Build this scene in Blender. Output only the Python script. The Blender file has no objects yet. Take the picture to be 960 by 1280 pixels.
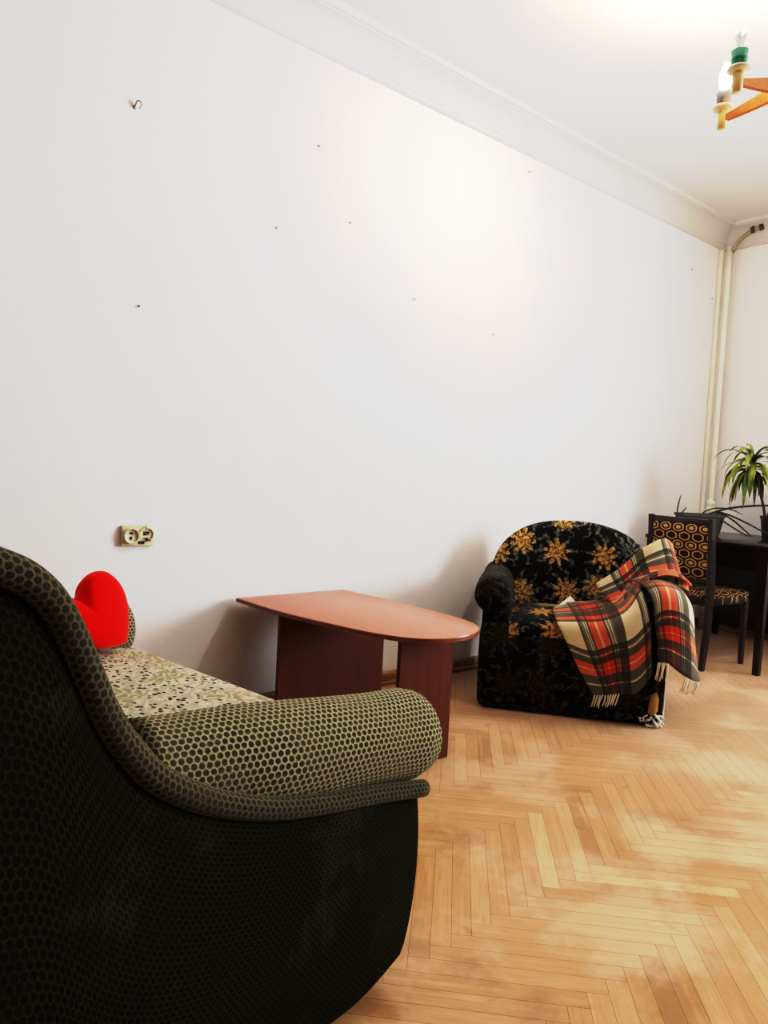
import bpy, bmesh, math, random
from mathutils import Vector, Matrix
random.seed(7)
PI = math.pi
COL = bpy.context.scene.collection

# ------------------------------------------------------------------ helpers
def link(o, parent=None):
    COL.objects.link(o)
    if parent is not None:
        o.parent = parent
    return o

def mesh(name, verts, faces, mat=None, parent=None, uvs=None, smooth=True, colors=None, mats=None, mat_idx=None):
    me = bpy.data.meshes.new(name)
    me.from_pydata([tuple(v) for v in verts], [], faces)
    me.validate()
    if uvs is not None:
        lay = me.uv_layers.new(name='UVMap')
        for lp in me.loops:
            lay.data[lp.index].uv = uvs[lp.vertex_index]
    if colors is not None:
        ca = me.color_attributes.new('plank', 'FLOAT_COLOR', 'CORNER')
        for p in me.polygons:
            for li in p.loop_indices:
                ca.data[li].color = colors[p.index]
    if mat is not None:
        me.materials.append(mat)
    if mats:
        for m in mats:
            me.materials.append(m)
        for p in me.polygons:
            p.material_index = mat_idx[p.index]
    for p in me.polygons:
        p.use_smooth = smooth
    me.update()
    return link(bpy.data.objects.new(name, me), parent)

def thing(name, label, cat, loc=(0, 0, 0), rz=0.0, group=None):
    o = bpy.data.objects.new(name, None)
    o.empty_display_size = 0.05
    o.location = loc
    o.rotation_euler = (0, 0, rz)
    o['label'] = label
    o['category'] = cat
    if group:
        o['group'] = group
    return link(o)

def tag(o, label, cat, group=None):
    o['label'] = label
    o['category'] = cat
    if group:
        o['group'] = group
    return o

def struct(o):
    o['kind'] = 'structure'
    return o

class MB:
    """collects shapes into one mesh with uv"""
    def __init__(s):
        s.v = []; s.f = []; s.uv = []
    def add(s, v, f, uv=None):
        b = len(s.v)
        s.v += [tuple(p) for p in v]
        s.f += [[i + b for i in q] for q in f]
        s.uv += list(uv) if uv else [(p[0], p[2] + p[1] * 0.5) for p in v]
        return s
    def box(s, c, d, bev=0.0, rot=None, seg=2):
        bm = bmesh.new()
        bmesh.ops.create_cube(bm, size=1.0)
        bmesh.ops.scale(bm, vec=d, verts=bm.verts)
        if bev > 0:
            bmesh.ops.bevel(bm, geom=list(bm.edges), offset=bev, segments=seg, profile=0.5, affect='EDGES')
        if rot is not None:
            bmesh.ops.transform(bm, matrix=rot, verts=bm.verts)
        bmesh.ops.translate(bm, vec=c, verts=bm.verts)
        bm.verts.index_update()
        v = [p.co.copy() for p in bm.verts]
        f = [[q.index for q in fa.verts] for fa in bm.faces]
        bm.free()
        return s.add(v, f)
    def lathe(s, prof, c=(0, 0, 0), n=24, mat=None):
        """prof: list of (r, z)"""
        v = []; f = []; uv = []
        m = len(prof)
        for i in range(n):
            a = 2 * PI * i / n
            for j, (r, z) in enumerate(prof):
                p = Vector((r * math.cos(a), r * math.sin(a), z))
                if mat is not None:
                    p = mat @ p
                v.append(p + Vector(c)); uv.append((i / n, z))
        for i in range(n):
            k = (i + 1) % n
            for j in range(m - 1):
                f.append([i * m + j, k * m + j, k * m + j + 1, i * m + j + 1])
        if prof[0][0] > 1e-6:
            f.append([i * m for i in reversed(range(n))])
        if prof[-1][0] > 1e-6:
            f.append([i * m + m - 1 for i in range(n)])
        return s.add(v, f, uv)
    def tube(s, pts, rad, n=10, cap=True, flat=1.0, vscale=1.0):
        pts = [Vector(p) for p in pts]
        if not isinstance(rad, (list, tuple)):
            rad = [rad] * len(pts)
        v = []; f = []; uv = []
        up = None
        L = 0
        for i, p in enumerate(pts):
            if i == 0: t = pts[1] - pts[0]
            elif i == len(pts) - 1: t = pts[-1] - pts[-2]
            else: t = (pts[i + 1] - pts[i - 1])
            if i > 0: L += (p - pts[i - 1]).length
            t.normalize()
            if up is None:
                up = Vector((0, 0, 1)) if abs(t.z) < .9 else Vector((1, 0, 0))
            a = t.cross(up)
            if a.length < 1e-5: a = t.orthogonal()
            a.normalize()
            b = a.cross(t); b.normalize(); up = b
            for k in range(n):
                w = 2 * PI * k / n
                v.append(p + a * (math.cos(w) * rad[i]) + b * (math.sin(w) * rad[i] * flat))
                uv.append((L, w * max(rad) * vscale))
        for i in range(len(pts) - 1):
            for k in range(n):
                q = (k + 1) % n
                f.append([i * n + k, i * n + q, (i + 1) * n + q, (i + 1) * n + k])
        if cap:
            f.append(list(reversed(range(n))))
            f.append([(len(pts) - 1) * n + k for k in range(n)])
        return s.add(v, f, uv)
    def prism(s, outline, z0, z1, bev=0.0):
        bm = bmesh.new()
        vs = [bm.verts.new((x, y, z0)) for x, y in outline]
        fa = bm.faces.new(vs)
        r = bmesh.ops.extrude_face_region(bm, geom=[fa])
        bmesh.ops.translate(bm, vec=(0, 0, z1 - z0), verts=[e for e in r['geom'] if isinstance(e, bmesh.types.BMVert)])
        bmesh.ops.recalc_face_normals(bm, faces=bm.faces)
        if bev > 0:
            ed = [e for e in bm.edges if abs(e.verts[0].co.z - e.verts[1].co.z) < 1e-6]
            bmesh.ops.bevel(bm, geom=ed, offset=bev, segments=2, profile=.5, affect='EDGES')
        bm.verts.index_update()
        v = [p.co.copy() for p in bm.verts]
        f = [[q.index for q in x.verts] for x in bm.faces]
        bm.free()
        return s.add(v, f, [(p[0], p[1]) for p in v])
    def grid(s, P, uv=None, close_u=False, close_v=False):
        nu = len(P); nv = len(P[0])
        v = [p for r in P for p in r]
        f = []
        for i in range(nu if close_u else nu - 1):
            for j in range(nv if close_v else nv - 1):
                a = i; b = (i + 1) % nu; c = j; d = (j + 1) % nv
                f.append([a * nv + c, b * nv + c, b * nv + d, a * nv + d])
        if uv is None:
            U = arc(P)
            uvl = [q for r in U for q in r]
        else:
            uvl = [q for r in uv for q in r]
        return s.add(v, f, uvl)
    def build(s, name, mat, parent=None, smooth=True, sharp=None):
        o = mesh(name, s.v, s.f, mat, parent, s.uv, smooth)
        if smooth and sharp:
            bm = bmesh.new(); bm.from_mesh(o.data)
            for e in bm.edges:
                if len(e.link_faces) == 2 and e.calc_face_angle(0) > math.radians(sharp):
                    e.smooth = False
            bm.to_mesh(o.data); bm.free()
        return o

def arc(P):
    """metric uv for a grid of points: mean arc length along both ways"""
    nu = len(P); nv = len(P[0])
    us = [0.0]
    for i in range(1, nu):
        us.append(us[-1] + sum((Vector(P[i][j]) - Vector(P[i - 1][j])).length for j in range(nv)) / nv)
    vs = [0.0]
    for j in range(1, nv):
        vs.append(vs[-1] + sum((Vector(P[i][j]) - Vector(P[i][j - 1])).length for i in range(nu)) / nu)
    return [[(us[i], vs[j]) for j in range(nv)] for i in range(nu)]

def cr(pts, n, closed=False):
    """catmull-rom through pts, n samples per span"""
    pts = [Vector(p) for p in pts]
    m = len(pts); out = []
    spans = m if closed else m - 1
    for i in range(spans):
        if closed:
            p0, p1, p2, p3 = (pts[(i + k - 1) % m] for k in range(4))
        else:
            p1, p2 = pts[i], pts[i + 1]
            p0 = pts[i - 1] if i > 0 else p1 * 2 - p2
            p3 = pts[i + 2] if i + 2 < m else p2 * 2 - p1
        for k in range(n):
            t = k / n
            out.append(0.5 * ((2 * p1) + (p2 - p0) * t + (2 * p0 - 5 * p1 + 4 * p2 - p3) * t * t + (3 * p1 - p0 - 3 * p2 + p3) * t ** 3))
    if not closed:
        out.append(pts[-1])
    return out

def cr_grid(G, nu, nv):
    rows = [cr(r, nv) for r in G]
    cols = [cr([rows[i][j] for i in range(len(rows))], nu) for j in range(len(rows[0]))]
    return [[cols[j][i] for j in range(len(cols))] for i in range(len(cols[0]))]

# ------------------------------------------------------------------ node materials
class NT:
    def __init__(s, name):
        s.m = bpy.data.materials.new(name)
        s.m.use_nodes = True
        s.t = s.m.node_tree
        s.b = s.t.nodes['Principled BSDF']
    def n(s, typ, **kw):
        nd = s.t.nodes.new(typ)
        for k, v in kw.items():
            setattr(nd, k, v)
        return nd
    def put(s, sock, val):
        if isinstance(val, bpy.types.NodeSocket):
            s.t.links.new(val, sock)
        elif isinstance(val, (tuple, list)) and sock.type == 'RGBA' and len(val) == 3:
            sock.default_value = (*val, 1)
        else:
            sock.default_value = val
    def M(s, op, a, b=None, c=None, clamp=False):
        nd = s.n('ShaderNodeMath', operation=op, use_clamp=clamp)
        for i, x in enumerate((a, b, c)):
            if x is not None:
                s.put(nd.inputs[i], x)
        return nd.outputs[0]
    def step(s, x, lo, hi):
        nd = s.n('ShaderNodeMapRange', interpolation_type='SMOOTHSTEP')
        s.put(nd.inputs[0], x); s.put(nd.inputs[1], lo); s.put(nd.inputs[2], hi)
        return nd.outputs[0]
    def mix(s, f, a, b, mode='MIX'):
        nd = s.n('ShaderNodeMix', data_type='RGBA', blend_type=mode)
        s.put(nd.inputs[0], f); s.put(nd.inputs[6], a); s.put(nd.inputs[7], b)
        return nd.outputs[2]
    def noise(s, vec, scale, detail=4, rough=.55, out=0):
        nd = s.n('ShaderNodeTexNoise')
        if vec is not None: s.put(nd.inputs['Vector'], vec)
        nd.inputs['Scale'].default_value = scale
        nd.inputs['Detail'].default_value = detail
        nd.inputs['Roughness'].default_value = rough
        return nd.outputs[out]
    def uv(s):
        return s.n('ShaderNodeTexCoord').outputs['UV']
    def obj(s):
        return s.n('ShaderNodeTexCoord').outputs['Object']
    def sep(s, v):
        nd = s.n('ShaderNodeSeparateXYZ'); s.put(nd.inputs[0], v)
        return nd.outputs
    def comb(s, x, y, z=0.0):
        nd = s.n('ShaderNodeCombineXYZ')
        s.put(nd.inputs[0], x); s.put(nd.inputs[1], y); s.put(nd.inputs[2], z)
        return nd.outputs[0]
    def mapp(s, v, scale=(1, 1, 1), rot=(0, 0, 0), loc=(0, 0, 0)):
        nd = s.n('ShaderNodeMapping')
        s.put(nd.inputs[0], v)
        nd.inputs['Scale'].default_value = scale; nd.inputs['Rotation'].default_value = rot; nd.inputs['Location'].default_value = loc
        return nd.outputs[0]
    def ramp(s, f, stops, interp='LINEAR'):
        nd = s.n('ShaderNodeValToRGB')
        r = nd.color_ramp; r.interpolation = interp
        while len(r.elements) < len(stops): r.elements.new(0.5)
        for e, (p, c) in zip(r.elements, stops):
            e.position = p; e.color = (*c, 1) if len(c) == 3 else c
        s.put(nd.inputs[0], f)
        return nd.outputs[0]
    def bump(s, h, strength=.3, dist=.01):
        nd = s.n('ShaderNodeBump')
        nd.inputs['Strength'].default_value = strength; nd.inputs['Distance'].default_value = dist
        s.put(nd.inputs['Height'], h)
        s.t.links.new(nd.outputs[0], s.b.inputs['Normal'])
    def hexgrid(s, uv, size):
        """hexagonal lattice: returns (dx, dy, idx, idy) in cell units"""
        x, y, _ = s.sep(uv)
        x = s.M('DIVIDE', x, size); y = s.M('DIVIDE', y, size)
        R3 = 1.7320508
        def cell(ox, oy):
            xx = s.M('SUBTRACT', x, ox); yy = s.M('SUBTRACT', y, oy)
            fx = s.M('ROUND', xx); fy = s.M('ROUND', s.M('DIVIDE', yy, R3))
            return s.M('SUBTRACT', xx, fx), s.M('SUBTRACT', yy, s.M('MULTIPLY', fy, R3))
        ax, ay = cell(0, 0); bx, by = cell(.5, R3 / 2)
        la = s.M('ADD', s.M('MULTIPLY', ax, ax), s.M('MULTIPLY', ay, ay))
        lb = s.M('ADD', s.M('MULTIPLY', bx, bx), s.M('MULTIPLY', by, by))
        pick = s.M('LESS_THAN', la, lb)
        def sel(a, b):
            return s.M('ADD', s.M('MULTIPLY', pick, a), s.M('MULTIPLY', s.M('SUBTRACT', 1.0, pick), b))
        return sel(ax, bx), sel(ay, by), s.M('SQRT', s.M('MINIMUM', la, lb)), pick
    def set(s, base=None, rough=None, spec=None, sheen=None, metal=None, coat=None):
        if base is not None: s.put(s.b.inputs['Base Color'], base)
        if rough is not None: s.put(s.b.inputs['Roughness'], rough)
        if spec is not None: s.put(s.b.inputs['Specular IOR Level'], spec)
        if metal is not None: s.put(s.b.inputs['Metallic'], metal)
        if sheen is not None:
            s.b.inputs['Sheen Weight'].default_value = sheen
            s.b.inputs['Sheen Roughness'].default_value = .4
            s.b.inputs['Sheen Tint'].default_value = (.85, .75, .5, 1)
        if coat is not None:
            s.b.inputs['Coat Weight'].default_value = coat
            s.b.inputs['Coat Roughness'].default_value = .25
        return s.m

def plain(name, col, rough=.5, var=.12, scale=25, spec=.5, metal=0.0, bump=0.0):
    t = NT(name)
    f = t.noise(t.obj(), scale)
    c = t.mix(f, tuple(x * (1 - var) for x in col), tuple(min(1, x * (1 + var)) for x in col))
    if bump: t.bump(f, bump, .005)
    return t.set(c, rough, spec, metal=metal)

def wall_mat(name, a, b, c):
    t = NT(name); p = t.obj()
    big = t.step(t.noise(t.mapp(p, (1, 1, .45)), 1.1, 3), .35, .68)
    mid = t.step(t.noise(t.mapp(p, (1, 1, .7), loc=(3, 1, 5)), 2.3, 4), .45, .66)
    col = t.mix(big, a, b)
    col = t.mix(t.M('MULTIPLY', mid, .6), col, c)
    fine = t.noise(p, 38, 5)
    col = t.mix(t.M('MULTIPLY', t.step(fine, .62, .8), .06), col, (.45, .42, .38))
    t.bump(t.noise(p, 14, 6, .6), .10, .02)
    return t.set(col, .75, .25)

def floor_mat():
    t = NT('herringbone_oak'); uv = t.uv(); p = t.obj()
    at = t.n('ShaderNodeAttribute', attribute_name='plank')
    r, g, b = [t.n('ShaderNodeSeparateColor') for _ in range(1)][0], None, None
    t.put(r.inputs[0], at.outputs['Color'])
    tone, warm = r.outputs[0], r.outputs[1]
    col = t.ramp(tone, [(0, (.33, .165, .066)), (.35, (.415, .228, .096)), (.7, (.47, .272, .124)), (1, (.57, .365, .19))])
    grain = t.noise(t.mapp(uv, (9, 130, 1)), 1.0, 5, .65)
    col = t.mix(t.M('MULTIPLY', t.step(grain, .42, .75), .42), col, (.27, .13, .05))
    streak = t.noise(t.mapp(uv, (3, 45, 1), loc=(4, 9, 0)), 1.0, 3)
    col = t.mix(t.M('MULTIPLY', t.step(streak, .5, .75), .35), col, (.66, .42, .20))
    worn = t.step(t.noise(t.mapp(p, loc=(1.7, .4, 0)), 2.6, 5, .62), .46, .62)
    col = t.mix(t.M('MULTIPLY', worn, .55), col, (.62, .415, .26))
    stain = t.step(t.noise(t.mapp(p, loc=(2.3, 7.1, 0)), 3.1, 5, .65), .53, .72)
    col = t.mix(t.M('MULTIPLY', stain, .60), col, (.23, .115, .045))
    spot = t.step(t.noise(t.mapp(p, loc=(9.3, 1.1, 0)), 7.5, 2, .5), .70, .78)
    col = t.mix(t.M('MULTIPLY', spot, .5), col, (.13, .07, .035))
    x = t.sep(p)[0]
    col = t.mix(t.M('MULTIPLY', t.step(x, 1.2, 3.4), .50), col, (.54, .39, .29))  # paler towards the window: daylight sheen put into the floor colour
    t.bump(grain, .12, .003)
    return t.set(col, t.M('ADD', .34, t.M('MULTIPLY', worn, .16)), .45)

def honeycomb_mat(name, rim, hole, size=.0125, dark=.35, soft=.3, worn=None):
    t = NT(name); uv = t.uv()
    wob = t.noise(uv, 40, 2, out=1)
    vm = t.n('ShaderNodeVectorMath', operation='SCALE'); t.put(vm.inputs[0], wob); vm.inputs[3].default_value = .0035
    va = t.n('ShaderNodeVectorMath', operation='ADD'); t.put(va.inputs[0], uv); t.put(va.inputs[1], vm.outputs[0])
    dx, dy, d, _ = t.hexgrid(va.outputs[0], size)
    fuzz = t.noise(t.mapp(uv, (1, 1, 1)), 330, 3, .75)
    h = t.step(t.M('ADD', d, t.M('MULTIPLY', t.M('SUBTRACT', fuzz, .5), soft)), .28, .50)
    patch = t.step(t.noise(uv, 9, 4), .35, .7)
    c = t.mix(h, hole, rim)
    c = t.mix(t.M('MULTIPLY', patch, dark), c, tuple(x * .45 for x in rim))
    c = t.mix(t.M('MULTIPLY', t.step(fuzz, .5, .8), .3), c, tuple(min(1, x * 1.5) for x in rim))
    if worn:
        z1 = t.step(t.noise(t.mapp(t.obj(), (3.2, 3, 5)), 1.0, 4, .6), .50, .72)
        z2 = t.step(t.noise(t.mapp(uv, (60, 4, 1)), 1.0, 2), .35, .7)
        c = t.mix(t.M('MULTIPLY', t.M('MULTIPLY', z1, t.M('ADD', .35, t.M('MULTIPLY', z2, .65))), t.M('ADD', .35, t.M('MULTIPLY', h, .65))), c, worn)
    t.bump(t.M('ADD', h, t.M('MULTIPLY', fuzz, .5)), .75, .004)
    return t.set(c, .95, .04 if worn else .1, sheen=0.0 if worn else .22)

def seat_fabric():
    t = NT('dotted_leaf_fabric'); uv = t.uv()
    warp = t.noise(uv, 6, 3, out=1)
    vm = t.n('ShaderNodeVectorMath', operation='SCALE'); t.put(vm.inputs[0], warp); vm.inputs[3].default_value = .18
    va = t.n('ShaderNodeVectorMath', operation='ADD'); t.put(va.inputs[0], uv); t.put(va.inputs[1], vm.outputs[0])
    w = t.n('ShaderNodeTexWave', wave_type='BANDS', bands_direction='DIAGONAL'); t.put(w.inputs[0], va.outputs[0])
    w.inputs['Scale'].default_value = 14; w.inputs['Distortion'].default_value = 9; w.inputs['Detail'].default_value = 3; w.inputs['Detail Scale'].default_value = 2.2
    base = t.ramp(w.outputs['Fac'], [(0, (.23, .205, .12)), (.4, (.30, .27, .17)), (.7, (.38, .34, .235)), (1, (.47, .43, .32))])
    rose = t.step(t.noise(uv, 5, 3), .55, .72)
    base = t.mix(t.M('MULTIPLY', rose, .4), base, (.37, .25, .18))
    vo = t.n('ShaderNodeTexVoronoi', feature='F1'); t.put(vo.inputs['Vector'], t.mapp(uv, (1, 1.3, 1))); vo.inputs['Scale'].default_value = 48
    vo.inputs['Randomness'].default_value = .7
    patch = t.step(t.noise(t.mapp(uv, loc=(3, 2, 0)), 8, 2), .42, .48)
    dot = t.M('MULTIPLY', t.M('LESS_THAN', vo.outputs['Distance'], .34), patch)
    base = t.mix(t.M('MULTIPLY', patch, .45), base, (.48, .45, .37))
    c = t.mix(dot, base, (.022, .015, .015))
    t.bump(t.noise(uv, 300, 3), .3, .002)
    return t.set(c, .9, .15)

def floral_mat(name, amt):
    t = NT(name); uv = t.uv()
    def layer(size, off, petals, seed):
        vo = t.n('ShaderNodeTexVoronoi', feature='F1', voronoi_dimensions='2D')
        vec = t.mapp(uv, (1 / size, 1 / size, 1), loc=off)
        t.put(vo.inputs['Vector'], vec); vo.inputs['Scale'].default_value = 1; vo.inputs['Randomness'].default_value = .55
        px, py, _ = t.sep(vo.outputs['Position']); x, y, _ = t.sep(vec)
        dx = t.M('SUBTRACT', x, px); dy = t.M('SUBTRACT', y, py)
        ang = t.M('ARCTAN2', dy, dx); rad = vo.outputs['Distance']
        hue = t.sep(vo.outputs['Color'])[0]
        nz = t.noise(vec, 5, 3)
        a = t.M('ADD', t.M('MULTIPLY', ang, petals / 2), t.M('ADD', t.M('MULTIPLY', hue, 6), t.M('MULTIPLY', nz, 2.2)))
        pet = t.M('POWER', t.M('ABSOLUTE', t.M('COSINE', a)), .8)
        return rad, pet, hue, nz, ang
    fine = t.noise(t.mapp(uv, (1, 1, 1)), 70, 4, .65)
    rad, pet, hue, nz, ang = layer(.185, (.32, .47, 0), 9, 1)
    # pale grey-green leaves reaching beyond the flower
    lp = t.M('POWER', t.M('ABSOLUTE', t.M('COSINE', t.M('ADD', t.M('MULTIPLY', ang, 4.5), t.M('MULTIPLY', nz, 5)))), 5)
    lr = t.M('MULTIPLY', t.M('ADD', .18, t.M('MULTIPLY', lp, .48)), t.M('ADD', .6, t.M('MULTIPLY', fine, .8)))
    leaf = t.M('MULTIPLY', t.step(t.M('SUBTRACT', lr, rad), .0, .05), t.step(fine, .36, .6))
    base = t.mix(t.step(t.noise(uv, 11, 3), .5, .75), (.0035, .003, .003), (.010, .008, .006))
    c = t.mix(t.M('MULTIPLY', leaf, .3 + .5 * amt), base, t.mix(fine, (.04, .038, .026), (.27, .27, .22)))
    fr = t.M('MULTIPLY', t.M('ADD', .13, t.M('MULTIPLY', pet, .26)), t.M('ADD', .65, t.M('MULTIPLY', nz, .7)))
    keep = t.step(t.M('ADD', hue, t.M('MULTIPLY', t.noise(uv, 4, 2), .6)), .42, .50)
    fl = t.M('MULTIPLY', t.step(t.M('SUBTRACT', fr, rad), .0, .03), t.M('MULTIPLY', keep, t.step(fine, .30, .50)))
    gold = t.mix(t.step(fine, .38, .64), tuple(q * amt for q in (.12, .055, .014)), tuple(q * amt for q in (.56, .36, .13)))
    gold = t.mix(t.step(rad, .10, .02), gold, tuple(q * amt for q in (.30, .14, .035)))
    c = t.mix(fl, c, gold)
    t.bump(fine, .25, .004)
    return t.set(c, .85, .15, sheen=.08)

def tartan_mat():
    t = NT('tartan_wool'); x, y, _ = t.sep(t.uv())
    cream = (.74, .66, .50); dk = (.035, .034, .028); red = (.62, .055, .022); grey = (.115, .11, .085); wh = (.75, .68, .5); yl = (.8, .5, .2)
    st = [(0, cream), (.33, dk), (.37, grey), (.415, wh), (.428, grey), (.45, wh), (.463, dk), (.50, red), (.60, yl), (.615, red), (.625, wh), (.635, red),
          (.74, dk), (.775, wh), (.788, grey), (.82, wh), (.832, grey), (.86, dk), (.96, dk)]
    st2 = [(0, cream), (.275, dk), (.315, grey), (.335, wh), (.345, grey), (.36, dk), (.425, red), (.485, yl), (.497, red), (.56, dk),
           (.64, grey), (.655, wh), (.665, dk), (.86, red), (.90, yl), (.91, red), (.95, dk)]
    def band(s, stops, per):
        f = t.M('FRACT', t.M('ADD', t.M('DIVIDE', s, per), 4.0))
        return t.ramp(f, stops, 'CONSTANT')
    a = band(x, st, .27); b = band(y, st2, .46)
    p = t.mix(1.0, a, b, 'MULTIPLY')
    g = t.n('ShaderNodeGamma'); t.put(g.inputs[0], p); g.inputs[1].default_value = .76
    tw = t.n('ShaderNodeTexWave', bands_direction='DIAGONAL'); t.put(tw.inputs[0], t.uv()); tw.inputs['Scale'].default_value = 90
    c = t.mix(.07, g.outputs[0], t.mix(tw.outputs['Fac'], a, b))
    fz = t.noise(t.uv(), 260, 4, .7)
    c = t.mix(t.M('MULTIPLY', fz, .25), c, t.mix(.5, c, (.5, .45, .4)))
    t.bump(fz, .35, .003)
    return t.set(c, .95, .1, sheen=.3)

def lattice_mat():
    t = NT('ogee_chair_fabric'); uv = t.mapp(t.uv(), (1, 1, 1))
    x, y, _ = t.sep(uv)
    # wavy vertical chains: cells in offset columns
    dx, dy, d, pick = t.hexgrid(t.comb(x, t.M('MULTIPLY', y, 1.5)), .088)
    ax = t.M('ABSOLUTE', dx); ay = t.M('ABSOLUTE', dy)
    hx = t.M('MAXIMUM', ax, t.M('ADD', t.M('MULTIPLY', ax, .5), t.M('MULTIPLY', ay, .866)))
    hx = t.M('ADD', t.M('MULTIPLY', hx, .6), t.M('MULTIPLY', d, .4))
    beige = (.42, .29, .13); brown = (.035, .008, .005)
    c = t.mix(t.M('MULTIPLY', t.step(hx, .30, .33), t.step(hx, .435, .40)), brown, beige)
    inner = t.step(hx, .20, .16)
    c = t.mix(t.M('MULTIPLY', inner, pick), c, beige)
    fz = t.noise(t.uv(), 220, 3)
    c = t.mix(t.M('MULTIPLY', t.step(fz, .5, .7), .35), c, (.10, .05, .03))
    t.bump(fz, .3, .003)
    return t.set(c, .9, .15)

def wood_mat(name, a, b, rough=.3, axis=(1, 18, 18), scale=4, coat=None, spec=.5):
    t = NT(name)
    g = t.noise(t.mapp(t.obj(), axis), scale, 5, .6)
    c = t.mix(t.step(g, .3, .72), a, b)
    return t.set(c, rough, spec, coat=coat)

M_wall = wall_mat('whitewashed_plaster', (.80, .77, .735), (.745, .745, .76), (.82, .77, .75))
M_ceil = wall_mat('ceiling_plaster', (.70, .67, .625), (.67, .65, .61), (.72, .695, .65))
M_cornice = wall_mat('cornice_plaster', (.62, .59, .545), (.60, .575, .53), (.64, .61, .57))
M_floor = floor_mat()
M_gap = plain('floor_gap', (.09, .045, .02), .8)
M_base = wood_mat('baseboard_wood', (.20, .085, .03), (.36, .19, .075), .4)
M_base_lo = wood_mat('baseboard_shoe', (.42, .24, .10), (.52, .32, .15), .4)
M_sofa = honeycomb_mat('olive_honeycomb_plush', (.41, .37, .225), (.024, .020, .011), .0128, .3)
M_sofa_side_shaded = honeycomb_mat('olive_plush_side_shaded', (.026, .023, .011), (.0085, .0075, .004), .0125, .5, .8, (.075, .066, .032))  # same plush darkened: shade on the sofa's side put into its colour
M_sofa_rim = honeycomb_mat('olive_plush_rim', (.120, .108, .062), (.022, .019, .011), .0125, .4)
M_seat = seat_fabric()
M_red = None
def red_mat():
    t = NT('red_plush'); f = t.noise(t.obj(), 300, 3)
    t.bump(f, .25, .002)
    return t.set(t.mix(f, (.80, .0, .0), (.90, .002, .002)), .85, .1, sheen=.2)
M_red = red_mat()
M_floral = floral_mat('black_floral_velour', 1.0)
M_floral_shaded = floral_mat('shaded_floral_velour', .07)  # same velour, gold dimmed: shade on front and arms put into the colour
M_tartan = tartan_mat()
M_fringe = plain('cream_fringe', (.70, .62, .48), .9)
M_foam = plain('torn_foam', (.42, .27, .08), .9, .3)
M_fluff = plain('white_stuffing', (.75, .72, .66), .95)
M_lattice = lattice_mat()
M_darkwood = wood_mat('dark_mahogany', (.012, .0045, .004), (.028, .010, .008), .3, spec=.45)
M_desk = wood_mat('dark_desk_varnish', (.006, .003, .003), (.013, .007, .007), .25, spec=.45)
M_tabletop = wood_mat('cherry_laminate_top', (.37, .128, .062), (.43, .158, .082), .28, (18, 1, 18), 3)
M_tableleg = wood_mat('cherry_laminate_leg', (.085, .018, .006), (.11, .024, .008), .5, (18, 18, 1), 3, spec=.2)
M_tableedge = plain('cherry_edge_band', (.17, .045, .02), .35)
M_socket = plain('yellowed_plastic', (.62, .56, .38), .4)
M_black = plain('black_hole', (.02, .018, .015), .7)
M_metal = plain('dull_metal', (.35, .33, .30), .4, metal=.8)
M_nail = plain('dark_nail', (.17, .155, .14), .5)
M_pipe = plain('cream_pipe_paint', (.76, .72, .60), .35, .05)
M_clamp = plain('rusty_clamp', (.10, .06, .035), .7)
M_pot_brown = plain('brown_plastic_pot', (.055, .038, .034), .45)
M_pot_grey = plain('grey_planter_plastic', (.075, .075, .07), .5)
M_soil = plain('potting_soil', (.03, .02, .014), .95, .4, 60)
M_trunk = plain('plant_stem', (.10, .06, .045), .8, .3, 60)
def leaf_mat(name, a, b, c):
    t = NT(name); x, y, _ = t.sep(t.uv())
    n = t.noise(t.obj(), 9, 3)
    col = t.mix(t.step(n, .35, .65), a, b)
    col = t.mix(t.step(y, .72, 1.0), col, c)
    t.b.inputs['Transmission Weight'].default_value = 0
    return t.set(col, .42, .4)
M_leaf = leaf_mat('dracaena_leaf', (.065, .105, .014), (.25, .29, .045), (.13, .09, .035))
def snake_mat():
    t = NT('snake_plant_leaf'); uv = t.uv(); y = t.sep(uv)[1]
    b = t.noise(t.mapp(uv, (2, 70, 1)), 1, 3)
    return t.set(t.mix(t.step(b, .4, .6), (.008, .012, .009), (.05, .065, .042)), .4, .4)
M_snake = snake_mat()
M_lampwood = wood_mat('honey_lamp_wood', (.42, .125, .02), (.54, .19, .036), .3, (18, 18, 18), 2, coat=.3)
M_lampcup = plain('pale_lamp_wood', (.74, .54, .26), .35)
M_disc = plain('beige_drip_disc', (.78, .68, .48), .4)
M_green = plain('green_socket_glass', (.01, .22, .13), .25)
M_grey = plain('grey_foil_socket', (.22, .20, .19), .35, .35, 60, metal=.5)
M_white = plain('white_paint', (.8, .8, .78), .4, .04)
def emis(name, col, st):
    m = bpy.data.materials.new(name); m.use_nodes = True
    b = m.node_tree.nodes['Principled BSDF']
    b.inputs['Base Color'].default_value = (.9, .9, .85, 1)
    b.inputs['Emission Color'].default_value = (*col, 1); b.inputs['Emission Strength'].default_value = st
    return m
BULB_ST = 2400.0
M_bulb_on = emis('lit_bulb_glass', (1.0, .96, .90), BULB_ST)
def glassy(name, col, alpha):
    t = NT(name); m = t.set(col, .2, .5); t.b.inputs['Alpha'].default_value = alpha
    t.b.inputs['Transmission Weight'].default_value = .3
    return m
M_bulb_off = glassy('frosted_bulb_glass', (.60, .60, .55), .9)
M_glass = glassy('window_glass', (.9, .95, 1), .08)

# ------------------------------------------------------------------ room
X0, X1, Y0, W, L, ZC = -1.3, 5.34, -1.9, 2.688, 5.34, 2.975
T = .12

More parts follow.
